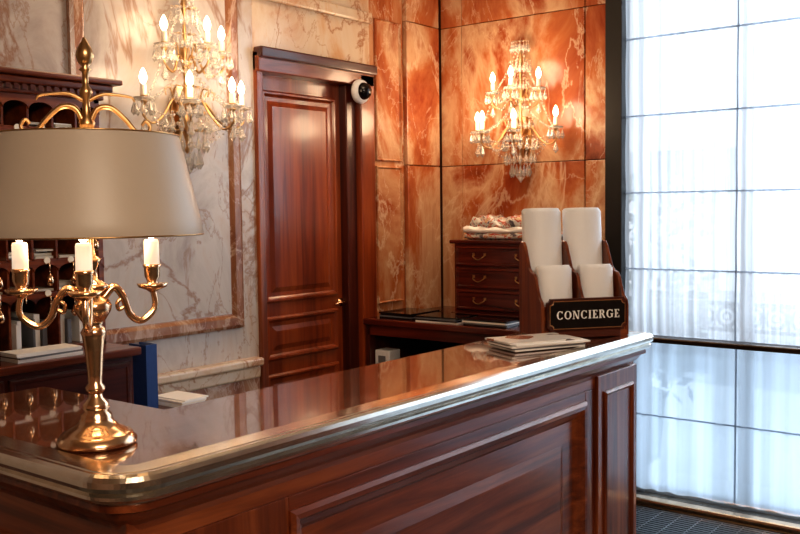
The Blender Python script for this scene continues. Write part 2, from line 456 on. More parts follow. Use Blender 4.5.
for k in range(420):
    a = random.uniform(0, 6.28); rr = random.uniform(0, 1)**.5
    c = Vector((XW+1.1+.35*rr*math.cos(a), 2.55+.5*rr*math.sin(a), random.uniform(.35, 1.75)))
    d = Vector((random.uniform(-1, 1), random.uniform(-1, 1), random.uniform(-1, 1))).normalized()*.06; e_ = d.orthogonal().normalized()*.035
    bm.faces.new([bm.verts.new(c-d), bm.verts.new(c+e_), bm.verts.new(c+d), bm.verts.new(c-e_)])
add_lathe(bm, [(0, -.1), (.18, -.1), (.22, .3), (.24, .32), (.2, .34), (0, .33)], (XW+1.1, 2.55, 0), 20)
add_tube(bm, [(XW+1.1, 2.55, .3), (XW+1.1, 2.53, .8), (XW+1.12, 2.55, 1.3)], .02, 8)
finish(bm, 'balcony_shrub', 'foliage')

gr = root('floor_grate')
boxes('tray', [((4.07, WY0, .001), (4.48, 2.0, .006))], 'black', gr)
g = []
for k in range(14): g.append(((4.08+k*.028, WY0, .004), (4.088+k*.028, 2.0, .016)))
for k in range(34): g.append(((4.08, WY0+k*.1, .004), (4.46, WY0+k*.1+.006, .014)))
boxes('bars', g, 'steel', gr)

# ------------------------------------------------------------------ reception counter
ct = root('reception_counter')
ZT = 1.115
CX0, CX1, CY0, CY1 = .88, 3.06, 1.27, 1.67
RX, RY = 1.29, 2.15     # return leg
rad = .10
NC = 16
corner = [(CX0+rad-rad*math.sin(a), CY0+rad-rad*math.cos(a)) for a in [math.pi/2*k/NC for k in range(NC+1)]]
path = [(CX0, RY)]+corner[::-1]+[(CX1-.02, CY0), (CX1, CY0+.02), (CX1, CY1)]
rim = [(.05, ZT-.062), (.028, ZT-.060), (.022, ZT-.052), (.012, ZT-.050), (.006, ZT-.044), (.006, ZT-.038), (.012, ZT-.034), (.004, ZT-.030), (0, ZT-.022), (0, ZT-.012), (.004, ZT-.004), (.011, ZT), (.018, ZT), (.021, ZT-.002), (.024, ZT), (.066, ZT+.001), (.070, ZT-.003)]
sweep('brass_rim', path, rim, 'brass_rim', ct)
ins = .065
icorner = [(CX0+rad-(rad-ins)*math.sin(a), CY0+rad-(rad-ins)*math.cos(a)) for a in [math.pi/2*k/NC for k in range(NC+1)]]
poly = [(CX0+ins, RY)]+icorner[::-1]+[(CX1-ins, CY0+ins), (CX1-ins, CY1), (RX, CY1), (RX, RY)]
bm = bmesh.new(); add_prism(bm, poly, ZT-.05, ZT-.002); finish(bm, 'polished_top', 'top', ct)
def offpath(o):
    rr = max(rad-o, .012)
    c = [(CX0+o+rr-rr*math.sin(a), CY0+o+rr-rr*math.cos(a)) for a in [math.pi/2*k/8 for k in range(9)]]
    return [(CX0+o, RY)]+c[::-1]+[(CX1-o, CY0+o), (CX1-o, CY1)]
sweep('cornice', offpath(.025), [(.06, ZT-.12), (.045, ZT-.118), (.040, ZT-.105), (.022, ZT-.09), (.012, ZT-.075), (.0, ZT-.07), (.0, ZT-.058), (.03, ZT-.056)], 'wood_x', ct)
BY = CY0+.07; BX0 = CX0+.07; BX1 = CX1-.022
box('body_core', (BX0+.02, BY+.02, 0), (BX1-.01, CY1-.03, ZT-.055), 'wood_x', ct)
box('return_core', (BX0+.02, CY1-.03, 0), (RX-.04, RY-.01, ZT-.055), 'wood_y', ct)
box('frieze', (BX0, BY, ZT-.15), (BX1, BY+.03, ZT-.058), 'wood_x', ct, .002)
box('plinth_front', (BX0-.015, BY-.015, 0), (BX1+.01, BY+.03, .13), 'wood_x', ct, .005)
for nme, a, b_ in (('stile_left', BX0, 1.34), ('stile_mid', 2.67, 2.735)):
    box(nme, (a, BY, .13), (b_, BY+.03, ZT-.1505), 'wood_z', ct, .002)
box('stile_right', (2.7355, BY-.012, .13), (BX1, BY+.03, ZT-.11), 'wood_z', ct, .003)
box('top_rail', (1.3405, BY, .93), (2.6695, BY+.03, ZT-.1505), 'wood_x', ct, .002)
PAN = [(0, 0), (0, .026), (.01, .032), (.022, .030), (.03, .018), (.045, .012), (.055, .002), (.12, .002), (.15, .012)]
frame('front_panel', 1.34, 2.67, .14, .935, PAN, face_y(BY+.02), 'wood_x', ct)
frame('corner_post_panel', 2.775, BX1-.04, .17, .95, [(0, 0), (0, .006), (.008, .010), (.016, .003), (.02, -.004)], face_y(BY-.012), 'wood_z', ct)
box('side_frame', (BX0-.001, BY+.001, .0), (BX0+.03, RY-.01, ZT-.0585), 'wood_y', ct, .002)
frame('side_panel', BY+.08, RY-.1, .17, .92, BEAD, face_x(BX0-.001), 'wood_z', ct, fill=False)

# ------------------------------------------------------------------ bouillotte lamp
LX, LY = 1.022, 1.527
lp = root('table_lamp', (LX, LY, ZT-.001)); lp.scale = (.965, .965, 1.0)
lathe('base', [(0, 0), (.072, 0), (.076, .004), (.076, .010), (.070, .016), (.067, .022), (.062, .022), (.056, .028), (.043, .034), (.034, .042), (.030, .050), (.030, .056), (.022, .064), (.026, .070), (.024, .078), (.014, .088), (.012, .1)], (0, 0, 0), 'brass', lp, 56)
bm = bmesh.new()
add_lathe(bm, [(.012, .095), (.018, .102), (.019, .108), (.013, .116), (.014, .13), (.018, .175), (.022, .205), (.025, .212), (.020, .22), (.016, .226), (.024, .236), (.034, .252), (.036, .262), (.030, .274), (.018, .280), (.016, .288), (.030, .294), (.032, .300), (.022, .306), (.012, .312), (.010, .33), (.016, .342), (.018, .35), (.009, .356), (.006, .37), (.006, .64)], seg=36)
finish(bm, 'column', 'brass', lp, True)
bm = bmesh.new(); cb = bmesh.new(); fl = bmesh.new()
camdir = Vector((.59, .87, 0)).normalized(); cr_ = Vector((camdir.y, -camdir.x, 0))
arms = [(-cr_*.128), (cr_*.115+camdir*.03), (-camdir*.12-cr_*.012)]
for A in arms:
    d = A.normalized(); R = A.length
    def P(r, z): return (d.x*r, d.y*r, z)
    k = R/.13
    add_tube(bm, [P(.02, .275), P(.045*k, .295), P(.065*k, .275), P(.080*k, .240), P(.105*k, .228), P(R+.004, .252), P(R, .29)], lambda t: .008-.002*t, 10)
    add_tube(bm, [P(.065*k, .275), P(.052*k, .265), P(.055*k, .252), P(.066*k, .256)], .004, 8)
    add_lathe(bm, [(.004, .280), (.013, .286), (.027, .291), (.031, .298), (.028, .298), (.012, .296), (.010, .302), (.015, .312), (.016, .329), (.018, .334), (.014, .336)], (d.x*R, d.y*R, 0), 24)
    add_lathe(cb, [(.0, .33), (.015, .33), (.0145, .378), (.013, .383), (.004, .384)], (d.x*R, d.y*R, 0), 20)
    add_lathe(fl, [(.002, .383), (.009, .390), (.012, .402), (.009, .418), (.003, .430), (.0, .435)], (d.x*R, d.y*R, 0), 16)
finish(bm, 'arms', 'brass', lp, True); finish(cb, 'candle_sleeves', 'candleglow', lp, True); finish(fl, 'flame_bulbs', 'flame', lp, True)
SB, ST = .392, .578
bm = bmesh.new()
add_lathe(bm, [(.214, SB), (.215, SB+.003), (.210, SB+.03), (.191, SB+.11), (.172, ST-.003), (.171, ST), (.168, ST-.003), (.188, SB+.11), (.207, SB+.03), (.211, SB), (.214, SB)], seg=80)
finish(bm, 'shade', 'shade', lp, True)
bm = bmesh.new()
for r, z in ((.2145, SB+.002), (.1715, ST)):
    add_tube(bm, [(r*math.cos(a), r*math.sin(a), z) for a in [2*math.pi*k/60 for k in range(61)]], .0015, 6, n=1)
for k in range(3):
    a = k*2*math.pi/3+.4
    add_tube(bm, [(0, 0, ST-.02), (.08*math.cos(a), .08*math.sin(a), ST-.014), (.17*math.cos(a), .17*math.sin(a), ST-.003)], .003, 6)
finish(bm, 'shade_ring', 'gold', lp, True)
bm = bmesh.new()
q = ST-.635
for s in (-1, 1):
    def P(r, z): return tuple(cr_*r*s)[:2]+(z+q,)
    add_tube(bm, [P(.004, .655), P(.02, .685), P(.045, .688), P(.07, .668), P(.09, .645), P(.108, .638), P(.118, .652), P(.110, .664), P(.102, .656)], lambda t: .006-.003*t, 8)
    add_tube(bm, [P(.004, .70), P(.03, .712), P(.055, .712), P(.083, .708), P(.09, .70)], lambda t: .004-.002*t, 8)
add_lathe(bm, [(r_, z+q) for r_, z in [(.006, .64), (.014, .652), (.016, .66), (.008, .67), (.007, .70), (.012, .712), (.012, .72), (.006, .728), (.006, .752), (.012, .757), (.006, .762), (.013, .770), (.017, .783), (.014, .795), (.007, .806), (.002, .815), (0, .817)]], seg=24)
finish(bm, 'finial_scrolls', 'gold', lp, True)

# ------------------------------------------------------------------ pigeonhole cabinet and sideboard
sb = root('drawer_sideboard')
SX0, SX1, SY0 = .6, 2.08, 2.84
box('carcass', (SX0, SY0+.015, .06), (SX1-.01, YB-.005, 1.03), 'dark_x', sb)
box('feet_plinth', (SX0+.02, SY0+.03, 0), (SX1-.03, YB-.02, .06), 'dark_x', sb)
box('top_board', (SX0-.01, SY0-.015, 1.03), (SX1+.01, YB-.005, 1.06), 'wood_x', sb, .006)
for i in range(3):
    for j, (a, b_) in enumerate([(.80, 1.01), (.56, .78), (.32, .54), (.08, .30)]):
        u0 = SX0+.02+i*.483; u1 = u0+.465
        frame('drawer_%d_%d' % (i, j), u0, u1, a, b_, [(0, 0), (0, .012), (.006, .016), (.016, .016), (.02, .012)], face_y(SY0+.015), 'dark_x', sb)
        bm = bmesh.new(); add_lathe(bm, [(0, 0), (.006, 0), (.006, .012), (.012, .018), (.010, .026), (0, .028)], seg=16)
        o = finish(bm, 'knob', 'brass', sb, True); o.matrix_local = Matrix.Translation(((u0+u1)/2, SY0+.003, (a+b_)/2)) @ Matrix.Rotation(math.pi/2, 4, 'X')

ph = root('pigeonhole_cabinet')
random.seed(5)
PX0, PX1, PY0, PZ0, PZ1 = .75, 2.06, 3.0, 1.0605, 1.96
bs = [((PX0, YB-.03, PZ0), (PX1, YB-.005, PZ1)), ((PX0, PY0, PZ0), (PX0+.02, YB-.02, PZ1)), ((PX1-.02, PY0, PZ0), (PX1, YB-.02, PZ1)), ((PX0, PY0, PZ0), (PX1, YB-.02, PZ0+.015)), ((PX0, PY0, PZ1-.02), (PX1, YB-.02, PZ1))]
rows = [1.06, 1.27, 1.385, 1.50, 1.615, 1.73, 1.845, 1.95]
for z in rows[1:-1]: bs.append(((PX0, PY0+.005, z-.005), (PX1, YB-.02, z+.005)))
ncol = 14; cw = (PX1-PX0)/ncol
for k in range(1, ncol): bs.append(((PX0+k*cw-.004, PY0+.005, 1.27), (PX0+k*cw+.004, YB-.02, PZ1)))
for k in range(1, 7): bs.append(((PX0+k*cw*2-.004, PY0+.005, 1.06), (PX0+k*cw*2+.004, YB-.02, 1.27)))
boxes('carcass', bs, 'wood_x', ph)
bm = bmesh.new()
for z in rows[1:]:
    for k in range(ncol):
        a = PX0+k*cw; c = a+cw/2
        pts = [(a, z)]+[(c-cw/2*math.cos(t), z-.040+.026*math.sin(t)) for t in [math.pi*q_/10 for q_ in range(11)]]+[(a+cw, z)]
        add_prism(bm, pts, PY0-.004, PY0+.006, lambda u, v, h: (u, h, v))
finish(bm, 'scalloped_valance', 'wood_x', ph)
for nme, lo, hi in (('crown_a', (PX0-.01, PY0-.02, PZ1), (PX1+.012, YB-.005, PZ1+.03)), ('crown_b', (PX0-.03, PY0-.045, PZ1+.03), (PX1+.035, YB-.005, PZ1+.055)), ('crown_c', (PX0-.05, PY0-.07, PZ1+.055), (PX1+.06, YB-.005, PZ1+.075))):
    box(nme, lo, hi, 'wood_x', ph, .006)
boxes('dentils', [((PX0+i*.03, PY0-.036, PZ1+.012), (PX0+i*.03+.016, PY0-.018, PZ1+.030)) for i in range(44)], 'wood_x', ph)
bm = bmesh.new(); bm2 = bmesh.new()
for z in rows[1:-1]:
    for k in range(ncol):
        c = PX0+(k+.5)*cw
        add_tube(bm, [(c, PY0-.004, z-.012), (c, PY0-.02, z-.012), (c, PY0-.022, z-.03)], .0025, 6, n=3)
        add_prism(bm2, [(c+.012*math.cos(t), z-.001+.012*math.sin(t)) for t in [2*math.pi*i/14 for i in range(14)]], PY0-.008, PY0-.0045, lambda u, v, h: (u, h, v))
        if random.random() < .7:
            add_lathe(bm, [(0, -.090), (.009, -.087), (.014, -.073), (.009, -.054), (.002, -.046)], (c, PY0-.022, z), 10)
            add_tube(bm, [(c, PY0-.022, z-.03), (c, PY0-.022, z-.05)], .0015, 5, n=2)
finish(bm, 'keys_and_hooks', 'brass', ph); finish(bm2, 'number_discs', 'cream', ph)
bm = bmesh.new()
for z, z1 in zip(rows[:-1], rows[1:]):
    for k in range(ncol):
        if z < 1.1:
            a = PX0+k*cw+.008
            for q_ in range(random.randint(1, 4)):
                w_ = .008+random.random()*.016; h = .14*random.uniform(.6, 1)
                if a+w_ > PX0+(k+1)*cw-.006: break
                add_box(bm, (a, PY0+.02+random.random()*.05, z+.016), (a+w_, YB-.06, z+.01+h), random.choice([0, 1, 1, 2, 2]))
                a += w_+.004
        elif random.random() < .6:
            # folded mail lying flat / leaning in slot
            zz = z+.0055
            for q_ in range(random.randint(1, 4)):
                t_ = random.uniform(.004, .010)
                add_box(bm, (PX0+k*cw+.010+random.random()*.01, PY0+.01+random.random()*.06, zz), (PX0+(k+1)*cw-.010, YB-.06, zz+t_), random.choice([0, 0, 1, 1]))
                zz += t_+.001
finish(bm, 'stored_mail', None, ph, mats=['white', 'offwhite', 'grey', 'dark_z'])

def stack(name, loc, w, d, n, t, mats, rot=0, jit=.01, parent=None):
    r = root(name, loc, rot) if parent is None else parent
    z = 0
    for i in range(n):
        bm = bmesh.new(); jx = random.uniform(-jit, jit); jy = random.uniform(-jit, jit); jr = random.uniform(-.06, .06)*(jit > 0)
        vs = add_box(bm, (-w/2, -d/2, 0), (w/2, d/2, t))
        bmesh.ops.rotate(bm, verts=vs, cent=(0, 0, 0), matrix=Matrix.Rotation(jr, 3, 'Z'))
        bmesh.ops.translate(bm, verts=vs, vec=(jx, jy, z))
        finish(bm, 'sheet_%d' % i, mats[i % len(mats)], r); z += t
    return r
stack('paper_stack', (1.74, 2.905, 1.0605), .24, .11, 5, .006, ['white', 'white', 'grey', 'white'], jit=.006)
bs_ = root('book_row', (1.40, 2.905, 1.0605))
bm = bmesh.new(); a = -.20
for i in range(16):
    w_ = random.uniform(.012, .03); h = random.uniform(.11, .17)
    if a+w_ > .17: break
    add_box(bm, (a, -.05, 0), (a+w_, .05, h), random.choice([0, 1, 1, 2])); a += w_+.0015
finish(bm, 'books', None, bs_, mats=['offwhite', 'grey', 'blackgloss'])
ss = root('side_stand')
box('stand_top', (2.12, 2.74, .765), (2.42, 3.18, .80), 'dark_x', ss, .005)
boxes('stand_legs', [((x, y, 0), (x+.035, y+.035, .765)) for x in (2.13, 2.375) for y in (2.75, 3.135)], 'dark_z', ss)
bb = root('blue_binder', (2.185, 2.95, .80))
box('binder_cover_a', (-.025, -.05, 0), (-.021, .05, .25), 'blue', bb)
box('binder_cover_b', (.021, -.05, 0), (.025, .05, .25), 'blue', bb)
box('binder_spine', (-.025, -.054, 0), (.025, -.05, .25), 'blue', bb)
box('binder_pages', (-.020, -.047, .005), (.020, .047, .24), 'white', bb)
stack('notepad', (2.33, 2.92, .80), .12, .18, 5, .006, ['white', 'white', 'cream'])

# ------------------------------------------------------------------ back desk on right wall
dk = root('writing_desk')
KX0, KX1, KY0, KY1, KZ = 3.86, XW-.025, 2.22, 3.265, .96
box('desk_top', (KX0, KY0, KZ-.035), (KX1, KY1, KZ), 'red_y', dk, .006)
box('apron', (KX0+.02, KY0+.02, KZ-.09), (KX0+.04, KY1-.02, KZ-.035), 'red_y', dk)
box('end_left', (KX0+.02, KY1-.03, 0), (KX1-.02, KY1-.005, KZ-.035), 'dark_z', dk)
box('end_right', (KX0+.02, KY0+.005, 0), (KX1-.02, KY0+.03, KZ-.035), 'dark_z', dk)
box('back_board', (KX1-.03, KY0+.02, 0), (KX1-.01, KY1-.02, KZ-.035), 'dark_z', dk)
box('under_shelf', (KX0+.04, KY0+.02, .66), (KX1-.02, KY1-.02, .685), 'red_y', dk)
sk = root('power_adapter_box', (3.96, 3.175, .6855))
box('box_body', (-.05, -.05, 0), (.05, .05, .10), 'whiteplastic', sk, .006)
box('box_panel', (-.054, -.025, .03), (-.049, .025, .07), 'grey', sk, .002)
stack('letter_stack', (4.0, 2.95, .6855), .22, .16, 7, .010, ['white', 'cream', 'grey'])
stack('folder_stack', (4.05, 3.09, .9605), .26, .22, 4, .008, ['blackgloss', 'grey', 'blackgloss', 'blackgloss'], jit=.008)
stack('document_folders', (3.99, 2.80, .9605), .20, .26, 4, .008, ['white', 'blackgloss', 'grey', 'blackgloss'], jit=.006)
stack('desk_folder', (3.99, 2.50, .9605), .20, .26, 4, .008, ['blackgloss', 'grey', 'white', 'blackgloss'], jit=.006)

CHW, CHH, CHD = .305, .42, .42
ch = root('drawer_chest', (4.16, 2.575, KZ+.0005))
box('chest_carcass', (0.01, -CHW+.01, .03), (CHD, CHW-.01, CHH-.02), 'red_y', ch)
box('chest_top', (-.015, -CHW-.01, CHH-.02), (CHD+.0, CHW+.01, CHH), 'red_y', ch, .006)
box('chest_base', (-.01, -CHW-.005, 0), (CHD, CHW+.005, .03), 'red_y', ch, .005)
for j in range(3):
    a = .045+j*.118; b_ = a+.108
    frame('chest_drawer_%d' % j, -CHW+.025, CHW-.025, a, b_, [(0, 0), (0, .010), (.005, .015), (.012, .015), (.016, .010)], face_x(.01), 'red_y', ch)
    for y in (-.13, .13):
        bm = bmesh.new()
        add_tube(bm, [(.0, y-.035, a+.062), (-.014, y-.032, a+.05), (-.018, y, a+.036), (-.014, y+.032, a+.05), (.0, y+.035, a+.062)], .003, 6, n=4)
        add_box(bm, (-.003, y-.042, a+.055), (.002, y-.028, a+.07)); add_box(bm, (-.003, y+.028, a+.055), (.002, y+.042, a+.07))
        finish(bm, 'bail_handle', 'gold', ch)

def rumpled(name, loc, dims, mat, parent, seed, amp=.012):
    random.seed(seed)
    bm = bmesh.new(); bmesh.ops.create_cube(bm, size=1)
    bmesh.ops.subdivide_edges(bm, edges=bm.edges, cuts=15, use_grid_fill=True)
    ph_ = [random.uniform(0, 6) for _ in range(8)]
    for v in bm.verts:
        p = v.co.copy()
        x, y, z = p.x*2, p.y*2, p.z*2
        k = 1/((abs(x)**5+abs(y)**5+abs(z)**3)**(1/5)+1e-6); k = min(k, 1)
        s = math.sin(x*5+ph_[0]+y*3)*.5+math.sin(y*8+ph_[1]-x*2)*.5+math.sin((x+y)*9+ph_[2])*.4+math.sin((x-y)*14+ph_[3]+z*3)*.35
        v.co = Vector((p.x*dims[0]*k, p.y*dims[1]*k, (p.z+.5)*dims[2]*(.9 if k < 1 else 1)))
        if z > -.9: v.co.z += amp*s*(z+1)/2; v.co.x += amp*.6*s*x; v.co.y += amp*s*y*.8
        v.co += Vector(loc)
    o = finish(bm, name, mat, parent, True)
    return o
m, nt, b = newmat('printed_cloth'); L = nt.links.new
tc = nt.nodes.new('ShaderNodeTexCoord'); n = nt.nodes.new('ShaderNodeTexNoise'); n.inputs['Scale'].default_value = 14; n.inputs['Detail'].default_value = 3; n.inputs['Distortion'].default_value = 2
r = nt.nodes.new('ShaderNodeValToRGB'); r.color_ramp.interpolation = 'CONSTANT'
r.color_ramp.elements[0].color = (.12, .10, .12, 1); r.color_ramp.elements[1].position = .40; r.color_ramp.elements[1].color = (.62, .58, .52, 1)
e = r.color_ramp.elements.new(.53); e.color = (.45, .04, .02, 1)
e = r.color_ramp.elements.new(.60); e.color = (.60, .42, .24, 1)
L(tc.outputs['Object'], n.inputs['Vector']); L(n.outputs['Fac'], r.inputs['Fac']); L(r.outputs['Color'], b.inputs['Base Color']); b.inputs['Roughness'].default_value = .4
M['cloth'] = m
cl = root('folded_bags', (4.36, 2.60, KZ+CHH+.001))
rumpled('bag_low', (0, 0, 0), (.34, .52, .04), 'cloth', cl, 3, .006)
rumpled('bag_mid', (-.01, .03, .034), (.32, .46, .035), 'white', cl, 5, .009)
rumpled('bag_top', (0, .0, .060), (.30, .44, .055), 'cloth', cl, 9, .018)
random.seed(11)

# ------------------------------------------------------------------ brochure holder (local: x=width, -y = front)
ang = math.atan2(-.616, .788)
HC = (2.885, 1.495, ZT+.0012)
bh = root('brochure_holder', HC, ang)
prof = [(.10, 0), (.10, .30), (.085, .315), (.065, .315), (.05, .30), (.03, .262), (.012, .228), (-.005, .215), (-.03, .21), (-.045, .195), (-.055, .17), (-.075, .135), (-.095, .12), (-.10, .105), (-.10, 0)]
for i, x in enumerate((-.158, -.005, .147)):
    bm = bmesh.new(); add_prism(bm, prof, x, x+.011, lambda u, v, h: (h, u, v))
    o = finish(bm, 'side_panel_%d' % i, 'wood_z', bh)
    md = o.modifiers.new('b', 'BEVEL'); md.width = .002; md.segments = 2
boxes('shelves', [((-.15, -.10, 0), (.15, .10, .02)), ((-.15, .09, 0), (.15, .10, .28)), ((-.15, -.097, 0), (.15, -.085, .105)), ((-.15, .0, 0), (.15, .008, .205))], 'wood_x', bh)
def curved_card(bm, x0, w, y0, z0, h, t, bulge, r, lean):
    N = 20; fr_ = []; bk = []
    before = set(bm.verts)
    for i in range(N+1):
        u_ = i/N; th_ = math.pi*(u_-.5)*.86
        x = x0+w/2+w/2*math.sin(th_)/math.sin(math.pi*.43); y = y0-bulge*(math.cos(th_)-math.cos(math.pi*.43))
        e = min(x-x0, x0+w-x)
        drop = 0 if e > r else r-math.sqrt(max(0, r*r-(r-e)**2))
        f_ = [bm.verts.new((x, y, z0)), bm.verts.new((x, y, z0+h-drop))]
        g_ = [bm.verts.new((x, y+t, z0)), bm.verts.new((x, y+t, z0+h-drop))]
        fr_.append(f_); bk.append(g_)
    for i in range(N):
        for k_, q4 in enumerate(((fr_[i][0], fr_[i+1][0], fr_[i+1][1], fr_[i][1]), (bk[i+1][0], bk[i][0], bk[i][1], bk[i+1][1]), (fr_[i][1], fr_[i+1][1], bk[i+1][1], bk[i][1]), (fr_[i][0], bk[i][0], bk[i+1][0], fr_[i+1][0]))):
            f = bm.faces.new(q4)
    bm.faces.new((fr_[0][0], fr_[0][1], bk[0][1], bk[0][0])); bm.faces.new((fr_[N][0], bk[N][0], bk[N][1], fr_[N][1]))
    vs = [v for v in bm.verts if v not in before]
    bmesh.ops.rotate(bm, verts=vs, cent=(0, y0, z0), matrix=Matrix.Rotation(math.radians(-lean), 3, 'X'))
bm = bmesh.new()
for x0 in (-.146, .007):
    for k in range(3):
        curved_card(bm, x0+.001, .138, .058+k*.008, .022, .398+.005*k, .005, .045, .008, 4)
    for k in range(3):
        curved_card(bm, x0+.008, .122, -.038+k*.008, .022, .205+.005*k, .005, .036, .004, 4)
o = finish(bm, 'brochures', 'whitecard', bh)

sg = root('concierge_sign', HC, ang)
def signpts(w, h, n):
    out = []
    def corner(cx, cz, a0, a1):
        return [(cx+n*math.cos(a0+(a1-a0)*q_/6), cz+n*math.sin(a0+(a1-a0)*q_/6)) for q_ in range(7)]
    out += corner(w, h, -math.pi/2, -math.pi)
    out += corner(-w, h, 0, -math.pi/2)
    out += corner(-w, -h, math.pi/2, 0)
    out += corner(w, -h, math.pi, math.pi/2)
    return out
zc = .078
for nme, w_, h_, n_, d0, d1, mt in (('plaque_wood', .144, .054, .012, -.116, -.104, 'dark_x'), ('plaque_gilt', .136, .047, .013, -.118, -.116, 'brass'), ('plaque_black', .133, .044, .013, -.1195, -.118, 'blackgloss')):
    bm = bmesh.new(); add_prism(bm, signpts(w_, h_, n_), d0, d1, lambda u, v, h: (u, h, v+zc)); finish(bm, nme, mt, sg)
box('plaque_foot', (-.12, -.116, 0), (.12, -.102, .04), 'dark_x', sg, .002)
def letters(text, x, h, sw=.0060, tw=.0026, se=.0045):
    bm = bmesh.new()
    def R(a, b_, c, d): add_box(bm, (x+a, 0, b_), (x+c, .001, d))
    def arc(cx, cz, rx, rz, a0, a1, wmax, wmin):
        N = 28; o_ = []; i_ = []
        for k in range(N+1):
            t = a0+(a1-a0)*k/N; w = wmin+(wmax-wmin)*abs(math.cos(t))
            o_.append((x+cx+rx*math.cos(t), cz+rz*math.sin(t))); i_.append((x+cx+(rx-w)*math.cos(t), cz+(rz-wmin)*math.sin(t)))
        for k in range(N):
            add_prism(bm, [o_[k], o_[k+1], i_[k+1], i_[k]], 0, .001, lambda u, v, q_: (u, q_, v))
    for c in text:
        w = {'C': .022, 'O': .025, 'N': .024, 'I': .010, 'E': .018, 'R': .022, 'G': .024}[c]
        if c in 'CG':
            arc(w*.52, h/2, w*.52, h/2, math.radians(48), math.radians(312), sw, tw)
            R(w*.82, h*.70, w*.82+tw, h*.97)
            if c == 'G': R(w*.78-sw*.3, h*.06, w*.78+sw*.7, h*.46); R(w*.62, h*.42, w*1.02, h*.42+tw)
            else: R(w*.82, h*.06, w*.82+tw, h*.26)
        elif c == 'O': arc(w/2, h/2, w/2, h/2, 0, 2*math.pi, sw, tw)
        elif c == 'I': R(w/2-sw/2, 0, w/2+sw/2, h); R(0, 0, w, tw); R(0, h-tw, w, h)
        elif c == 'N':
            R(.002, 0, .002+tw, h); R(w-.002-tw, 0, w-.002, h); R(-.001, 0, .007, tw); R(-.001, h-tw, .006, h); R(w-.008, h-tw, w+.001, h)
            add_prism(bm, [(x+.001, h), (x+.001+sw, h), (x+w-.002, 0), (x+w-.002-sw, 0)], 0, .001, lambda u, v, q_: (u, q_, v))
        elif c == 'E':
            R(.002, 0, .002+sw, h); R(0, 0, w, tw); R(0, h-tw, w*.95, h); R(.002, h/2-tw/2, w*.72, h/2+tw/2)
            R(w-tw, 0, w, h*.26); R(w*.95-tw, h*.76, w*.95, h); R(w*.72-tw, h*.38, w*.72, h*.62)
        elif c == 'R':
            R(.002, 0, .002+sw, h); R(0, 0, .002+sw+.002, tw); R(0, h-tw, w*.5, h); R(.002, h*.47, w*.5, h*.47+tw)
            arc(w*.45, h*.735, w*.42, h*.265, -math.pi/2, math.pi/2, sw, tw)
            add_prism(bm, [(x+w*.45, h*.48), (x+w*.45+sw, h*.48), (x+w+.001, 0), (x+w+.001-sw, 0)], 0, .001, lambda u, v, q_: (u, q_, v))
        x += w+.0050
    return bm, x
bm, xe = letters('CONCIERGE', 0, .028)
o = finish(bm, 'lettering', 'white', sg); o.location = (-(xe-.0055)/2, -.1206, zc-.014)

m, nt, b = newmat('magazine_cover'); L = nt.links.new
tc = nt.nodes.new('ShaderNodeTexCoord'); n = nt.nodes.new('ShaderNodeTexVoronoi'); n.inputs['Scale'].default_value = 14
r = nt.nodes.new('ShaderNodeValToRGB'); r.color_ramp.interpolation = 'CONSTANT'
r.color_ramp.elements[0].color = (.80, .78, .74, 1); r.color_ramp.elements[1].position = .45; r.color_ramp.elements[1].color = (.35, .14, .08, 1)
e = r.color_ramp.elements.new(.55); e.color = (.85, .82, .78, 1)
e = r.color_ramp.elements.new(.85); e.color = (.15, .13, .13, 1)
L(tc.outputs['Object'], n.inputs['Vector']); L(n.outputs['Color'], r.inputs['Fac']); L(r.outputs['Color'], b.inputs['Base Color']); b.inputs['Roughness'].default_value = .2
M['mag'] = m
stack('magazine_stack', (2.56, 1.45, ZT+.0012), .26, .15, 5, .005, ['white', 'grey', 'white', 'white', 'mag'], rot=-.50, jit=.014)

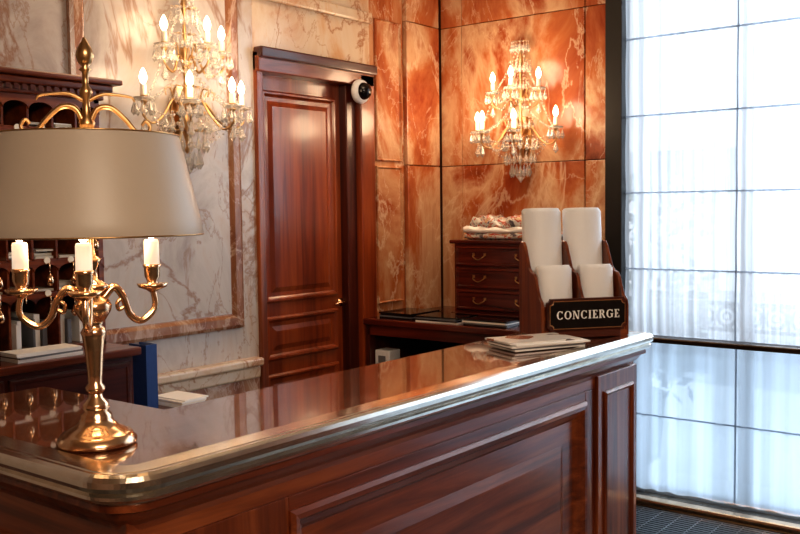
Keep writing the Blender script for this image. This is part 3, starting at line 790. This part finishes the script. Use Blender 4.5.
# ------------------------------------------------------------------ crystal sconces
def sconce(name, loc, rotz, seed, S=1.0, E=3.6):
    random.seed(seed)
    r = root(name, loc, rotz); r.scale = (S, S, S)
    met = bmesh.new(); cry = bmesh.new(); can = bmesh.new(); fla = bmesh.new()
    add_prism(met, [(.045*math.cos(t), .0+.11*math.sin(t)) for t in [2*math.pi*k/24 for k in range(24)]], -.012, 0, lambda u, v, h: (u, h, v))
    add_lathe(met, [(0, -.16), (.008, -.15), (.012, -.13), (.006, -.11), (.018, -.08), (.026, -.04), (.018, 0), (.01, .02), (.02, .05), (.012, .08), (.007, .12), (.014, .2), (.02, .24), (.01, .28), (.006, .34), (.014, .40), (.010, .46), (.0, .52)], (0, -.045, 0), 16)
    add_tube(met, [(0, 0, 0), (0, -.03, .0), (0, -.045, .0)], .009, 8, n=2)
    add_tube(met, [(0, 0, .22), (0, -.03, .22), (0, -.045, .22)], .007, 8, n=2)
    def octa(p, s, h, up=.35):
        p = Vector(p); a = random.uniform(0, 3)
        ring = [cry.verts.new(p+Vector((s*math.cos(a+k*math.pi/3), s*math.sin(a+k*math.pi/3), -h*up))) for k in range(6)]
        t = cry.verts.new(p); bt = cry.verts.new(p+Vector((0, 0, -h)))
        for k in range(6):
            cry.faces.new((ring[k], ring[(k+1) % 6], t)); cry.faces.new((ring[(k+1) % 6], ring[k], bt))
    def strand(a, b_, n, sag, s=.008):
        a = Vector(a); b_ = Vector(b_)
        for k in range(1, n):
            t = k/n; p = a.lerp(b_, t); p.z -= sag*4*t*(1-t); octa(p+Vector((0, 0, s)), s, s*2, .5)
    def arm(az, L, z0, zc_):
        d = Vector((math.sin(az), -math.cos(az), 0)); o0 = Vector((0, -.045, 0))
        def P(r_, z): return o0+d*r_+Vector((0, 0, z))
        add_tube(met, [P(.01, z0), P(L*.3, z0+.045), P(L*.55, z0-.02), P(L*.8, zc_-.075), P(L*1.02, zc_-.05), P(L, zc_-.012)], lambda t: .0055-.002*t, 8)
        add_tube(met, [P(L*.3, z0+.045), P(L*.38, z0+.085), P(L*.5, z0+.08), P(L*.48, z0+.055)], .003, 6, n=5)
        c = P(L, zc_)
        add_lathe(met, [(.003, -.014), (.01, -.006), (.013, 0), (.011, .006), (.012, .018), (.014, .022)], c, 12)
        add_lathe(cry, [(.010, .0), (.030, .004), (.040, .014), (.038, .015), (.028, .007), (.010, .003)], c, 18)
        add_lathe(can, [(.0115, .018), (.0115, .060), (.004, .063)], c, 12)
        add_lathe(fla, [(.004, .062), (.012, .074), (.015, .087), (.011, .104), (.004, .118), (.0, .123)], c, 12)
        for k in range(8):
            t = 2*math.pi*k/8; q_ = c+Vector((.037*math.cos(t), .037*math.sin(t), .010))
            octa(q_, .005, .009, .5); octa(q_-Vector((0, 0, .010)), .011, .052, .7)
        octa(c-Vector((0, 0, .060)), .016, .065, .7)
        return c
    low = [arm(a, L, .0, .02+dz) for a, L, dz in ((-1.35, .245, 0), (-.62, .22, -.01), (.35, .20, -.015), (1.35, .245, 0))]
    upp = [arm(a, L, .17, .225+dz) for a, L, dz in ((-1.2, .15, 0), (.1, .12, .01), (1.2, .15, 0))]
    top = Vector((0, -.05, .50))
    for c in upp: strand(top, c, 18, .03); strand(Vector((0, -.05, .36)), c, 12, .03, .006)
    for c in low: strand(Vector((0, -.05, .20)), c, 16, .03); strand(Vector((0, -.05, -.02)), c, 12, .05, .006); strand(Vector((0, -.05, -.12)), c, 14, .05, .006)
    for a_, b_ in zip(low[:-1], low[1:]): strand(a_, b_, 14, .09); strand(a_, b_, 14, .045, .006)
    for a_, b_ in zip(upp[:-1], upp[1:]): strand(a_, b_, 10, .05); strand(a_, b_, 10, .09)
    for c, u_ in zip((low[0], low[3]), (upp[0], upp[2])): strand(c, u_, 14, .03)
    for z, R_, hh in ((.50, .05, .05), (.40, .06, .06), (.30, .05, .05), (.10, .07, .06), (.0, .10, .07), (-.07, .085, .075), (-.13, .055, .08)):
        for k in range(9):
            t = math.pi+math.pi*k/8
            q_ = Vector((R_*math.cos(t), -.045+R_*math.sin(t)*.8, z)); octa(q_, .006, .011, .5); octa(q_-Vector((0, 0, .012)), .013, hh, .7)
            add_tube(met, [(0, -.045, z), tuple(q_)], .0015, 4, n=1)
    octa((0, -.045, -.17), .028, .08, .5)
    finish(met, 'gilt_frame', 'gold', r, False); finish(cry, 'crystals', 'crystal', r, False)
    finish(can, 'candle_tubes', 'cream', r, True); finish(fla, 'candle_bulbs', 'flame', r, True)
    for i, (x, z) in enumerate(((-.16, .12), (.16, .12), (0, .36))):
        l = bpy.data.lights.new('sconce_glow', 'POINT'); l.energy = E; l.color = (1, .71, .45); l.shadow_soft_size = .08
        lo = bpy.data.objects.new('sconce_glow_%d' % i, l); sc.collection.objects.link(lo); lo.parent = r; lo.location = (x, -.26, z)
    return r
sconce('crystal_wall_sconce', (2.67, YB-.0125, 1.98), 0, 1, 1.12, 3.0)
sconce('crystal_wall_sconce.001', (XW-.017, 2.70, 1.95), -math.pi/2, 2, 1.05, 4.6)

# ------------------------------------------------------------------ lights
def area(name, loc, target, size, energy, col, sy=None):
    l = bpy.data.lights.new(name, 'AREA'); l.energy = energy; l.color = col; l.size = size
    if sy: l.shape = 'RECTANGLE'; l.size_y = sy
    o = bpy.data.objects.new(name, l); sc.collection.objects.link(o); o.location = loc
    o.rotation_euler = (Vector(target)-Vector(loc)).to_track_quat('-Z', 'Y').to_euler()
    return o
area('daylight_outside', (XW+1.6, .6, 2.4), (XW, .7, 1.1), 3.5, 205, (.88, .94, 1), 3.0)
area('fill_light_lobby', (-.3, -1.6, ZC-.05), (1.6, 1.2, .9), 1.6, 142, (1, .81, .62))  # added warm fill from behind the camera, no fixture modelled
area('fill_light_desk', (2.9, 2.4, ZC-.03), (2.9, 2.4, 0), .8, 12, (1, .72, .46))  # added soft fill over the desk area, no fixture modelled
l = bpy.data.lights.new('lamp_glow', 'POINT'); l.energy = 3.5; l.color = (1, .7, .4); l.shadow_soft_size = .05
o = bpy.data.objects.new('lamp_glow', l); sc.collection.objects.link(o); o.location = (0, 0, .45); o.parent = lp

w = bpy.data.worlds.new('World'); sc.world = w; w.use_nodes = True
bg = w.node_tree.nodes['Background']; bg.inputs[0].default_value = (.86, .92, 1, 1); bg.inputs[1].default_value = 1.15

# ------------------------------------------------------------------ camera
cd = bpy.data.cameras.new('camera'); cam = bpy.data.objects.new('camera', cd); sc.collection.objects.link(cam)
cd.sensor_width = 36; cd.lens = 934/800*36; cd.clip_start = .05
th = math.radians(37.9); pit = math.atan(58/934); roll = .0122
f = Vector((math.cos(th)*math.cos(pit), math.sin(th)*math.cos(pit), -math.sin(pit)))
r_ = Vector((math.sin(th), -math.cos(th), 0)); u = r_.cross(f)
u2 = u*math.cos(roll)+r_*math.sin(roll); r2 = r_*math.cos(roll)-u*math.sin(roll)
mt = Matrix((r2, u2, -f)).transposed().to_4x4(); mt.translation = Vector((0, 0, 1.55))
cam.matrix_world = mt
sc.camera = cam
sc.view_settings.view_transform = 'Standard'
sc.view_settings.look = 'Medium High Contrast'
sc.view_settings.exposure = 0
